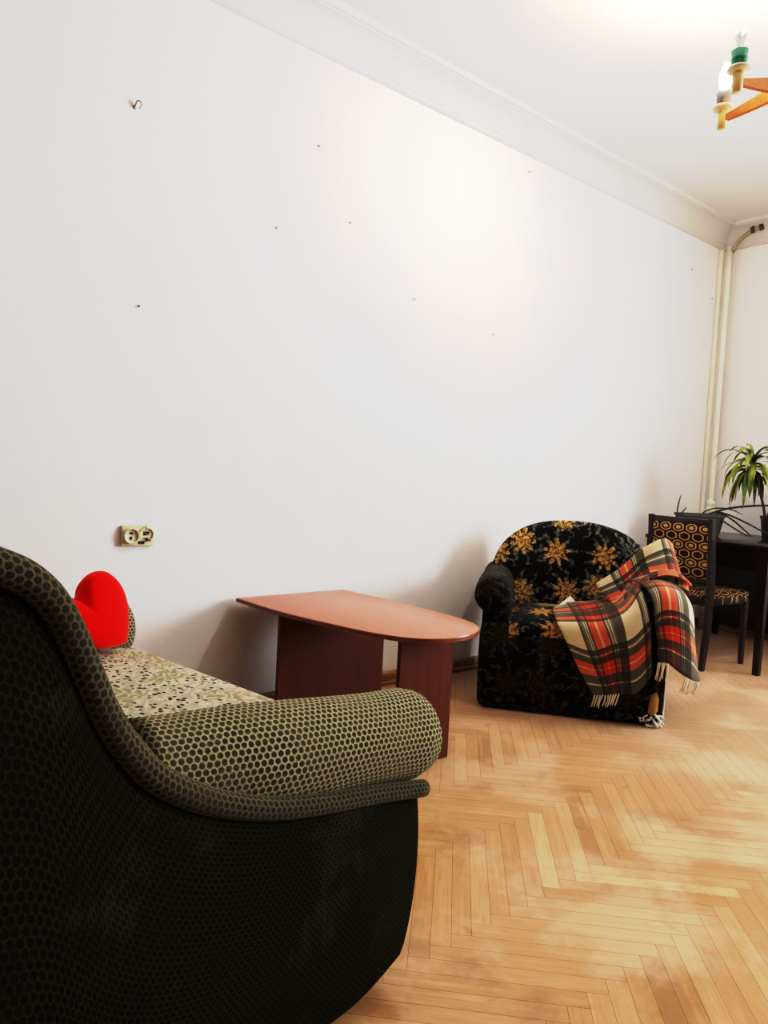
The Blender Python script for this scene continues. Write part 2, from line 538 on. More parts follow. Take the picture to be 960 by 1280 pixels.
# herringbone floor (one mesh: planks over a dark base)
def build_floor():
    v = [(X0 - T, Y0 - T, -.004), (X1 + T, Y0 - T, -.004), (X1 + T, W + T, -.004), (X0 - T, W + T, -.004),
         (X0 - T, Y0 - T, -.12), (X1 + T, Y0 - T, -.12), (X1 + T, W + T, -.12), (X0 - T, W + T, -.12)]
    f = [[0, 1, 2, 3], [7, 6, 5, 4], [0, 4, 5, 1], [1, 5, 6, 2], [2, 6, 7, 3], [3, 7, 4, 0]]
    uv = [(0, 0)] * 8; col = [(0, 0, 0, 1)] * 6; mi = [1] * 6
    n = 9; w = .0466; O = Vector((1.2, 1.075)); s2 = math.sqrt(.5)
    U = Vector((s2, -s2)); V = Vector((s2, s2)); g = .0004
    rnd = random.Random(3)
    def plank(x0, x1, y0, y1, horiz):
        pts = []
        for (a, b) in ((x0 * w + g, y0 * w + g), (x1 * w - g, y0 * w + g), (x1 * w - g, y1 * w - g), (x0 * w + g, y1 * w - g)):
            pts.append(O + U * a + V * b)
        c = sum(pts, Vector((0, 0))) / 4
        if not (X0 - .2 < c.x < X1 + .2 and Y0 - .2 < c.y < W + .2): return
        # clip to the room
        poly = [Vector((p.x, p.y)) for p in pts]
        uvp = [(0, 0), (1, 0), (1, 1), (0, 1)] if horiz else [(0, 0), (0, 1), (1, 1), (1, 0)]
        off = (rnd.random() * 7, rnd.random() * 7)
        ux = rnd.random() * 5; b = len(v)
        for p, q in zip(poly, uvp):
            x = min(max(p.x, X0 - .05), X1 + .05); y = min(max(p.y, Y0 - .05), W + .05)
            v.append((x, y, 0)); uv.append((off[0] + q[0] * .42, off[1] + q[1] * .0466))
        f.append([b, b + 3, b + 2, b + 1] if False else [b, b + 1, b + 2, b + 3]); mi.append(0)
        col.append((min(1, max(0, rnd.gauss(.45, .2))), rnd.random(), 0, 1))
    for a in range(-16, 17):
        for k in range(-170, 171):
            ox, oy = a * n, -a * n
            plank(k + ox, k + n + ox, k + oy, k + 1 + oy, True)
            plank(k - 1 + ox, k + ox, k + oy, k + n + oy, False)
    o = mesh('floor', v, f, None, None, uv, False, col, [M_floor, M_gap], mi)
    return struct(o)
build_floor()

def boxes(name, items, mat, parent=None):
    m = MB()
    for a, b in items:
        c = [(a[i] + b[i]) / 2 for i in range(3)]; d = [abs(b[i] - a[i]) for i in range(3)]
        m.box(c, d)
    return m.build(name, mat, parent, smooth=False)

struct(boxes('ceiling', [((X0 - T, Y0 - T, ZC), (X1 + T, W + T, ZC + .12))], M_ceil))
struct(boxes('wall_left', [((X0 - T, W, 0), (X1 + T, W + T, ZC))], M_wall))
WY0, WY1, WZ0, WZ1 = -1.84, .10, .85, 2.55
struct(boxes('wall_far', [((L, Y0, 0), (L + .25, WY0, ZC)), ((L, WY1, 0), (L + .25, W, ZC)),
                          ((L, WY0, 0), (L + .25, WY1, WZ0)), ((L, WY0, WZ1), (L + .25, WY1, ZC))], M_wall))
M_dark_unseen = plain('dark_unseen_wall', (.20, .17, .135), .8)  # unseen walls coloured dark to cut the light they bounce
struct(boxes('wall_right', [((X0 - T, Y0 - T, 0), (X1 + T, Y0, ZC))], M_dark_unseen))
struct(boxes('wall_near', [((X0 - T, Y0, 0), (X0, W, ZC))], M_dark_unseen))

# window in the far wall
def window():
    r = MB()
    x = L + .14
    fw = .06
    for a, b in (((x, WY0, WZ0), (x + .06, WY0 + fw, WZ1)), ((x, WY1 - fw, WZ0), (x + .06, WY1, WZ1)),
                 ((x, WY0, WZ0), (x + .06, WY1, WZ0 + fw)), ((x, WY0, WZ1 - fw), (x + .06, WY1, WZ1)),
                 ((x, -.90, WZ0), (x + .06, -.84, WZ1)), ((x, WY0, 2.05), (x + .06, WY1, 2.10))):
        r.box([(a[i] + b[i]) / 2 for i in range(3)], [b[i] - a[i] for i in range(3)])
    o = struct(r.build('window_1', M_white, None, False))
    s = MB().box((L + .05, (WY0 + WY1) / 2, WZ0 + .015), (.26, WY1 - WY0 + .1, .03), .006)
    s.build('window_sill', M_white, o, False)
window()

# cornice: cove with bead and picture line
def cornice_profile():
    P = [(0, 2.804), (.010, 2.806), (.016, 2.814), (.014, 2.822), (.007, 2.824), (.008, 2.838), (.013, 2.842)]
    for i in range(9):
        a = i / 8 * PI / 2
        P.append((.014 + .081 * (1 - math.cos(a)), 2.846 + .098 * math.sin(a)))
    P += [(.098, 2.944), (.101, 2.951), (.108, 2.948), (.116, 2.952), (.120, 2.962), (.118, 2.970), (.124, 2.976)]
    return P
def cornice():
    P = cornice_profile()
    for name, path in (('trim_1', 'left'), ('trim_2', 'far')):
        m = MB()
        G = []
        for (p, z) in P:
            if path == 'left':
                G.append([(X0, W - p, z), (L - p, W - p, z)])
            else:
                G.append([(L - p, W - p, z), (L - p, Y0, z)])
        m.grid(G)
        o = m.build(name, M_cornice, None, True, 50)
        struct(o)
cornice()

# baseboards
def baseboard(name, a, b, nx, ny):
    m = MB()
    prof = [(0, 0), (.030, 0), (.028, .018), (.022, .024), (.019, .024), (.019, .055), (.014, .063), (0, .066)]
    G = [[(a[0] + nx * p, a[1] + ny * p, z), (b[0] + nx * p, b[1] + ny * p, z)] for p, z in prof]
    m.grid(G)
    return struct(m.build(name, M_base, None, False))
baseboard('baseboard_left', (X0, W), (L, W), 0, -1)
baseboard('baseboard_far', (L, W), (L, Y0), -1, 0)

# ------------------------------------------------------------------ pipes in the corner
def pipes():
    r = thing('heating_pipe', 'cream painted vertical heating pipe with coupling in the room corner', 'pipe', (5.275, 2.625, 0))
    m = MB()
    pts = [(0, 0, .0), (0, 0, .9), (0, 0, 1.8), (0, 0, 2.6), (0, 0, 2.815)]
    m.tube(pts, .021, 16)
    m.build('pipe', M_pipe, r)
    c = MB().lathe([(.021, .86), (.033, .862), (.034, .90), (.030, .905), (.030, .925), (.034, .93), (.034, .955), (.021, .96)], n=20)
    c.build('coupling', M_pipe, r)
    MB().tube([(0, 0, .861), (0, 0, .4), (0, 0, .02)], .0245, 16).build('lower_pipe', M_pipe, r)
    r2 = thing('cable_duct', 'thin cream cable duct running up the corner left of the pipe', 'duct', (5.25, 2.672, 0))
    MB().box((0, 0, 1.44), (.024, .03, 2.72), .005).build('duct', M_pipe, r2)
    bp = MB().tube(cr([(-.005 + a, -.025 + b, 2.80 + c) for a, b, c in ((0, 0, -.02), (.005, -.02, .03), (.008, -.07, .075), (.012, -.13, .105), (.02, -.20, .11))], 5), .012, 10).build('bent_pipe', plain('grimy_pipe', (.38, .32, .22), .6), r)
    for (y, z) in ((-.125, .105), (-.185, .112)):
        k = MB(); z += 2.80; y -= .025; k.tube([(.007, y + .012, z), (.015, y - .012, z + .004)], .021, 10)
        k.box((.02, y, z + .02), (.03, .016, .028), .003)
        k.build('clamp', M_clamp, bp)
pipes()

# ------------------------------------------------------------------ wall nails, hook and socket
def nails():
    data = [(.936, 2.316, 'bent metal hook high on the left part of the white wall', 'hook'),
            (1.727, 2.428, 'tiny nail in the white wall, highest of those left of centre', 'nail'),
            (1.537, 2.037, 'tiny nail in the white wall below and left of the highest centre nail', 'nail'),
            (1.910, 2.151, 'tiny nail near the middle of the white wall, beside the bright patch', 'nail'),
            (.973, 1.613, 'tiny dark nail low on the left part of the wall below the hook', 'nail'),
            (2.311, 1.891, 'tiny dark nail in the wall above the table end', 'nail'),
            (2.882, 1.812, 'tiny dark nail in the wall, right of the bright patch above the armchair', 'nail'),
            (3.092, 2.724, 'small pale nail just under the cornice', 'nail'),
            (4.868, 2.578, 'small nail under the cornice close to the corner pipe', 'nail'),
            (5.18, 2.434, 'small dark wall plug beside the corner duct', 'nail')]
    for x, z, lab, k in data:
        if k == 'hook':
            r = thing('wall_hook', lab, 'hook', (x, W, z))
            MB().tube(cr([(0, .004, .0), (0, -.012, .004), (.003, -.02, .016), (.014, -.022, .017), (.019, -.02, .004), (.012, -.018, -.006)], 4), .0032, 8).build('bent_hook', M_metal, r)
            MB().lathe([(0, 0), (.008, 0), (.006, .004), (0, .005)], mat=Matrix.Rotation(PI / 2, 4, 'X'), n=12).build('rose', M_metal, r)
        else:
            m = MB().lathe([(0, -.010), (.002, -.010), (.002, .003), (.0050, .0035), (.0045, .006), (0, .007)], mat=Matrix.Rotation(PI / 2, 4, 'X'), n=12)
            o = m.build('wall_nail', M_nail, None); o.location = (x, W - .003, z)
            tag(o, lab, 'nail', 'old nails in the white wall')
nails()

def outlet():
    r = thing('wall_socket', 'yellowed double wall socket with its right half broken open', 'socket', (.994, W, .762))
    MB().box((0, -.008, 0), (.124, .018, .078), .004).build('back_plate', M_socket, r, True, 30)
    rotx = Matrix.Rotation(PI / 2, 4, 'X')
    o = MB().lathe([(0, .022), (.024, .022), (.0245, .028), (.028, .030), (.030, .026), (.031, .016)], (-.028, 0, 0), 28, rotx).build('socket_face', M_socket, r)
    h = MB().box((-.028, -.023, .010), (.013, .003, .008), .001).box((-.030, -.023, -.008), (.009, .003, .012), .001)
    h.build('contact_hole', M_black, o, False)
    # broken half: open ring, exposed metal and cracks
    ring = []
    for i in range(23):
        a = math.radians(-60 + i * 12)
        ring.append((.031 + .026 * math.cos(a), -.020, .004 + .026 * math.sin(a)))
    MB().tube(ring, .0045, 8).build('broken_ring', M_socket, r)
    w = MB().tube(cr([(.022, -.018, .012), (.030, -.026, .005), (.040, -.026, .009), (.044, -.02, .018)], 4), .0022, 6)
    w.tube(cr([(.020, -.018, -.012), (.031, -.028, -.008), (.036, -.025, -.018), (.026, -.022, -.022)], 4), .0022, 6)
    w.build('bare_contact', M_metal, r)
    b = MB().box((.030, -.0175, .008), (.022, .003, .014), .001).box((.012, -.0175, -.026), (.024, .003, .012), .001).box((.034, -.0175, -.014), (.014, .003, .012), .001)
    b.build('crack', M_black, r, False)
    MB().tube(cr([(.026, -.02, .012), (.026, -.026, .03), (.028, -.022, .046)], 4), .0014, 6).build('loose_wire', M_nail, r)
outlet()

# ------------------------------------------------------------------ coffee table
def coffee_table():
    r = thing('coffee_table', 'low cherry laminate coffee table with rounded end, standing against the white wall', 'table', (0, 0, 0))
    right = [(1.95, 2.655), (1.972, 2.45), (1.990, 2.18), (1.992, 1.98), (1.975, 1.86), (1.925, 1.775), (1.83, 1.722), (1.735, 1.712), (1.645, 1.738), (1.575, 1.80), (1.528, 1.89), (1.492, 2.01), (1.452, 2.18), (1.422, 2.36), (1.405, 2.655)]
    out = cr([(x, y, 0) for x, y in right], 6)
    o2 = [(p.x, p.y) for p in out]
    top = MB().prism(o2, .482, .500, .003).build('table_top', M_tabletop, r, True, 30)
    # dark edge band around the rim
    e = MB()
    cx = sum(p[0] for p in o2) / len(o2); cy = sum(p[1] for p in o2) / len(o2)
    G = []
    for x, y in o2:
        d = Vector((x - cx, y - cy)).normalized() * .0012
        G.append([(x + d.x, y + d.y, .4845), (x + d.x, y + d.y, .4965)])
    e.grid(G, close_u=True)
    e.build('edge_band', M_tableedge, top)
    for (xa, xb, y) in ((1.435, 1.955, 2.36), (1.625, 1.882, 1.868)):
        MB().box(((xa + xb) / 2, y, .242), (xb - xa, .018, .48), .0015).build('leg_panel', M_tableleg, r, False)
coffee_table()

# ------------------------------------------------------------------ sofa
SOFA = Vector((.976, 1.02, 0)); SROT = math.radians(9); SL = 1.445
def sofa():
    r = thing('sofa', 'olive green honeycomb plush sofa with rolled arms and patterned beige seat', 'sofa', SOFA, SROT)
    # side outline as (x, z): x = 0 front, negative to the back
    rim = [(.018, .408), (-.132, .440), (-.256, .463), (-.376, .492), (-.473, .529), (-.536, .563), (-.594, .605), (-.634, .650), (-.670, .706), (-.695, .762), (-.722, .826), (-.743, .866), (-.764, .891), (-.792, .911), (-.84, .928), (-.90, .925), (-.95, .895)]
    rimc = cr([(x, 0, z) for x, z in rim], 6)
    for side in (0, 1):
        y0 = 0 if side == 0 else SL
        sg = 1 if side == 0 else -1
        # puffed outer panel
        m = MB()
        low = [((x - .022 if k == 0 else x), (.058, .034, .034, .036)[min(k, 3)]) for k, (x, z) in enumerate(rim)]
        lowc = cr([(x, 0, z) for x, z in low], 6)
        n = 14
        G = []
        for k, (a, b) in enumerate(zip(rimc, lowc)):
            col = []
            fr = k / (len(rimc) - 1)
            ed = min(1, fr * 9)
            ee = 1 - (1 - ed) ** 2
            for j in range(n + 1):
                q = j / n
                p = a.lerp(b, q)
                bulge = math.sin(PI * min(1, max(0, q))) ** .6 if 0 < q < 1 else 0
                front = .012 * math.sin(PI * q) ** .8 * (1 - ed) if 0 < q < 1 else 0
                y = y0 + sg * (.040 - .038 * bulge * (.35 + .65 * ee) - .012 * ee)
                col.append((p.x + front, y, p.z))
            G.append(col)
        m.grid(G)
        # front edge strip closing the panel toward the inside
        E = []
        for j in range(n + 1):
            p = G[0][j]
            E.append([p, (p[0] - .004, y0 + sg * .07, p[2]), (p[0] - .012, y0 + sg * .19, p[2])])
        m.grid(E)
        B = []
        for j in range(n + 1):
            p = G[-1][j]
            B.append([p, (p[0], y0 + sg * .10, p[2]), (p[0], y0 + sg * SL / 2, p[2])])
        m.grid(B)
        U = []
        for k in range(0, len(G), 4):
            p = G[k][-1]
            U.append([p, (p[0], y0 + sg * SL / 2, p[2] + .004)])
        m.grid(U)
        m.build('side_panel', M_sofa_side_shaded, r, True, 60)
        # padded rim following the outline
        w = MB()
        pts = [(p.x + .006, y0 + sg * .024, p.z) for p in rimc]
        rad = [.0175 + .004 * min(1, k / 30) for k in range(len(pts))]
        w.tube(pts, rad, 12)
        w.build('padded_rim', M_sofa_rim, r)
        # rolled arm
        a = MB()
        Rr = .094
        axis = cr([(.064, .10, .496), (.0, .10, .502), (-.15, .104, .520), (-.30, .116, .533), (-.42, .132, .543), (-.56, .15, .555)], 6)
        rads = []
        for p in axis:
            t = p.x
            if t > .03: rads.append(Rr * (1.0 - .05 * ((t - .03) / .025)))
            else: rads.append(Rr * (1 + .03 * math.sin(t * 14)))
        pts = [Vector((p.x, y0 + sg * p.y, p.z)) for p in axis]
        # domed front cap
        cap = []
        for q in range(5):
            th = q / 4 * PI / 2
            cap.append((Vector((pts[0].x + .022 * math.cos(th), pts[0].y, pts[0].z)), rads[0] * (.0 + .985 * math.sin(th)) + .001))
        ap = [c[0] for c in cap[:-1]] + pts
        ar = [c[1] for c in cap[:-1]] + rads
        a.tube(ap, ar, 28, flat=1.0)
        # inner cheek from roll to seat
        C = []
        for x in (.03, -.15, -.35, -.56):
            C.append([(x, y0 + sg * .175, .53), (x, y0 + sg * .178, .40), (x, y0 + sg * .178, .08)])
        a.grid(C)
        a.build('armrest', M_sofa, r)
    # back cushion body
    prof = [(-.530, .40), (-.536, .52), (-.552, .588), (-.576, .636), (-.606, .676), (-.628, .713), (-.654, .766), (-.690, .832), (-.722, .872), (-.760, .904), (-.81, .920), (-.90, .92), (-.945, .885), (-.955, .70), (-.955, .06)]
    pc = cr([(x, 0, z) for x, z in prof], 5)
    G = []
    ys = [.030, .034, .045, .075, .20, .45, .7, 1.0, SL - .2, SL - .075, SL - .045, SL - .034, SL - .030]
    for i, y in enumerate(ys):
        ins = {0: .030, 1: .014, 2: .006}.get(min(i, len(ys) - 1 - i), .0)
        row = []
        for k, p in enumerate(pc):
            t0 = pc[max(0, k - 1)]; t1 = pc[min(len(pc) - 1, k + 1)]
            nrm = Vector((-(t1.z - t0.z), 0, (t1.x - t0.x))).normalized()
            row.append(p + Vector((0, y, 0)) + nrm * ins)
        G.append(row)
    MB().grid(G).build('backrest', M_sofa_rim, r)
    # seat cushion: rounded block with skewed front edge
    m = MB()
    y0, y1 = .182, SL - .182
    N, K = 26, 24
    G = []
    for i in range(N + 1):
        f = i / N
        y = y0 + (y1 - y0) * f
        xf = .098 * (1 - f) + .078 * f
        row = []
        sec = [(xf - .045, .24), (xf - .012, .25), (xf + .0, .30), (xf + .004, .36), (xf + .002, .415), (xf - .014, .440), (xf - .05, .455), (-.10, .464), (-.25, .468), (-.36, .466), (-.46, .460), (-.56, .452)]
        edge = min(f, 1 - f) * (y1 - y0)
        drop = .016 * max(0, 1 - edge / .05) ** 2
        for (x, z) in cr([(a, 0, b) for a, b in sec], 3) and [(q.x, q.z) for q in cr([(a, 0, b) for a, b in sec], 3)]:
            row.append((x, y, z - drop * (1 if z > .42 else .3)))
        G.append(row)
    m.grid(G)
    m.build('seat_cushion', M_seat, r)
    MB().box((-.27, SL / 2, .16), (.54, SL - .37, .21), .012).build('base', M_sofa_side_shaded, r, True, 40)
    for x in (-.08, -.86):
        for y in (.09, SL - .09):
            MB().lathe([(.022, 0), (.028, .02), (.030, .048)], (x, y, 0), 16).build('foot', M_darkwood, r)
sofa()

# ------------------------------------------------------------------ heart cushion
def heart():
    r = thing('heart_cushion', 'bright red heart-shaped plush cushion leaning on the far sofa arm', 'cushion', (0, 0, 0))
    pts = [(-.166, .633), (-.158, .669), (-.142, .694), (-.121, .709), (-.097, .714), (-.070, .705), (-.044, .679), (-.025, .645), (-.013, .603), (-.009, .555), (-.010, .512), (-.019, .487), (-.058, .480), (-.100, .480), (-.144, .490), (-.203, .517), (-.248, .553), (-.264, .589), (-.256, .622), (-.226, .641), (-.194, .644)]
    c = Vector((-.12, .58))
    out = [Vector((p.x, p.z)) - c for p in cr([(x, 0, z) for x, z in pts], 4, True)]
    n = len(out)
    v = []; f = []; uv = []
    th = .062
    seq = []
    for k in range(13):
        a = -PI / 2 + PI * k / 12
        seq.append((max(.02, math.cos(a) ** .75), math.copysign(abs(math.sin(a)) ** .9, math.sin(a))))
    for sc, h in seq:
        for p in out:
            q = p * sc
            v.append((q.x, h * th, q.y)); uv.append((q.x, q.y))
    for k in range(len(seq) - 1):
        for i in range(n):
            j = (i + 1) % n
            f.append([k * n + i, k * n + j, (k + 1) * n + j, (k + 1) * n + i])
    f.append(list(range(n - 1, -1, -1))); f.append([(len(seq) - 1) * n + i for i in range(n)])
    o = mesh('plush_body', v, f, M_red, r, uv)
    r.rotation_euler = (0, 0, SROT)
    r.location = SOFA + Vector((math.cos(SROT) * c.x - math.sin(SROT) * 1.175, math.sin(SROT) * c.x + math.cos(SROT) * 1.175, c.y))
heart()

# ------------------------------------------------------------------ floral armchair
ACH = Vector((2.40, 2.21, 0)); AROT = math.atan2(-.773, .635)
AW = .80
CHAIR_PARTS = []
def orient(o):
    bm = bmesh.new(); bm.from_mesh(o.data)
    bmesh.ops.recalc_face_normals(bm, faces=bm.faces)
    # each connected island must point away from its own centre
    seen = set()
    for f0 in bm.faces:
        if f0.index in seen: continue
        isl = [f0]; seen.add(f0.index); st = [f0]
        while st:
            f = st.pop()
            for e in f.edges:
                for g in e.link_faces:
                    if g.index not in seen:
                        seen.add(g.index); isl.append(g); st.append(g)
        c = sum((f.calc_center_median() for f in isl), Vector()) / len(isl)
        c = Vector((c.x, c.y + (.15 if o.name.startswith('base') and len(isl) > 10 else 0), c.z - (.25 if o.name.startswith('seat') else 0)))
        sgn = sum(f.calc_area() * f.normal.dot((f.calc_center_median() - c).normalized()) for f in isl)
        if sgn < 0: bmesh.ops.reverse_faces(bm, faces=isl)
    bm.to_mesh(o.data); bm.free()
def armchair():
    r = thing('armchair', 'black armchair with golden flower pattern, rounded back and torn front corner', 'armchair', ACH, AROT)
    # body: front panel and sides
    m = MB()
    prof = [(.02, .06), (.0, .06), (.0, .0)]
    path = [(.0, .64), (.0, .30), (.0, .05), (.012, .014), (.045, .0), (.25, -.006), (.40, -.008), (.55, -.006), (.765, .0), (.795, .012), (.808, .05), (.808, .30), (.808, .64)]
    pc = cr([(x, y, 0) for x, y in path], 4)
    G = []
    for p in pc:
        row = []
        for z, k in ((.012, .012), (.03, .0), (.12, -.004), (.24, -.006), (.33, -.004), (.385, .004), (.40, .018)):
            c = Vector((.404, .35, 0)); d = (p - c); d.z = 0
            d = d.normalized()
            row.append((p.x - d.x * k, p.y - d.y * k, z))
        G.append(row)
    m.grid(G)
    m.box((.404, .36, .20), (.76, .60, .36))
    m.build('base', M_floral_shaded, r, True, 50)
    # arms
    for s in (0, 1):
        cx = .060 if s == 0 else .760
        a = MB()
        R = .082
        pts = []; rad = []
        for q in range(5):
            th = q / 4 * PI / 2
            pts.append((cx, -.012 + .018 * (1 - math.sin(th)) - .012, .520)); rad.append(R * math.sin(th) * .97 + .001)
        pts = [(cx, -.030 + .03 * (1 - math.cos(q / 4 * PI / 2)), .520) for q in range(5)]
        rad = [R * math.sin(q / 4 * PI / 2) + .001 for q in range(5)]
        rad[-1] = R
        for y in (.10, .20, .32, .44, .54, .62):
            pts.append((cx, y, .520 + .02 * y)); rad.append(R * (1 + .05 * math.sin(y * 9)))
        pts = [(p[0] - (.012 if s == 0 else -.012), p[1], p[2]) for p in pts]
        a.tube(pts, rad, 26)
        # post under roll
        c = MB()
        x0, x1 = (.004, .135) if s == 0 else (.672, .803)
        a.box(((x0 + x1) / 2, .31, .42), (x1 - x0, .60, .20), .03, seg=3)
        a.uv = [(p[0] + p[1], p[2] + p[1] * .6) for p in a.v]
        a.build('armrest', M_floral_shaded, r, True, 60)
    # seat cushion
    m = MB(); N = 16
    G = []
    for i in range(N + 1):
        f = i / N; x = .128 + (.678 - .128) * f
        e = 1 - abs(2 * f - 1) ** 4
        sec = [(-.004, .335), (-.010, .365), (-.004, .395), (.02, .415), (.10, .424 + .008 * e), (.25, .430 + .012 * e), (.40, .425 + .010 * e), (.52, .415)]
        G.append([(x, q.y, q.z - .012 * (1 - e)) for q in cr([(0, a, b) for a, b in sec], 3)])
    m.grid(G, [[(p[0] + .06, p[1] * .9 + p[2] * .8 + .19) for p in row] for row in G])
    m.build('seat_cushion', M_floral, r)
    # arched back
    arch = [(.02, .16)]
    out = []
    for i in range(41):
        t = PI * (1 - i / 40)
        out.append((.415 + .405 * math.copysign(abs(math.cos(t)) ** .86, math.cos(t)), .52 + .325 * math.sin(t) ** .80))
    out = [(.012, .10), (.011, .25), (.010, .40)] + out + [(.820, .40), (.819, .25), (.818, .10)]
    c = Vector((.415, .47))
    m = MB(); G = []; UV = []
    rings = [(.0, .480), (.3, .482), (.6, .488), (.82, .497), (.93, .512), (.985, .535), (1.0, .57), (.995, .62), (.97, .66), (.9, .69), (.5, .705), (.0, .71)]
    for s, d in rings:
        row = []; ur = []
        for (x, z) in out:
            px = c.x + (x - c.x) * s; pz = c.y + (z - c.y) * s
            curve = .11 * ((px - .415) / .41) ** 2
            lean = .10 * (pz - .4)
            row.append((px, d + lean - curve * (1 if d < .6 else .9) , pz)); ur.append((px, pz))
        G.append(row); UV.append(ur)
    m.grid(G, UV)
    m.build('backrest', M_floral, r)
    CHAIR_PARTS.extend([o for o in r.children])
    for o in CHAIR_PARTS:
        orient(o)
    # torn corner: exposed foam and stuffing
    def blob(name, pts, d, mat):
        b = MB(); vv = []
        for (x, z) in pts: vv.append((x, d, z))
        cx = sum(p[0] for p in pts) / len(pts); cz = sum(p[1] for p in pts) / len(pts)
        n = len(pts)
        vs = [(x, d + .012, z) for x, z in pts] + [(cx + (x - cx) * .8, d - .003, cz + (z - cz) * .8) for x, z in pts] + [(cx, d - .004, cz)]
        fs = [[i, (i + 1) % n, n + (i + 1) % n, n + i] for i in range(n)] + [[n + i, n + (i + 1) % n, 2 * n] for i in range(n)]
        b.add(vs, fs); b.build(name, mat, r)
    blob('torn_foam', [(.742, .055), (.765, .045), (.785, .07), (.787, .13), (.775, .165), (.752, .15), (.742, .10)], -.008, M_foam)
    rnd = random.Random(5)
    s = MB()
    for k in range(16):
        x = .715 + rnd.random() * .095; y = -.012 + rnd.random() * .012 + max(0, x - .78) * .6; z = .012 + rnd.random() * .04
        s.tube(cr([(x, y, z), (x + rnd.uniform(-.015, .015), y - .006, z + rnd.uniform(-.01, .02)), (x + rnd.uniform(-.02, .02), y - .004, max(.006, z + rnd.uniform(-.02, .03)))], 3), rnd.uniform(.002, .005), 6)
    s.tube(cr([(.806, .01, .02), (.810, .016, .10), (.809, .02, .20), (.806, .02, .27)], 4), .004, 6)
    s.build('stuffing', M_fluff, r)
armchair()

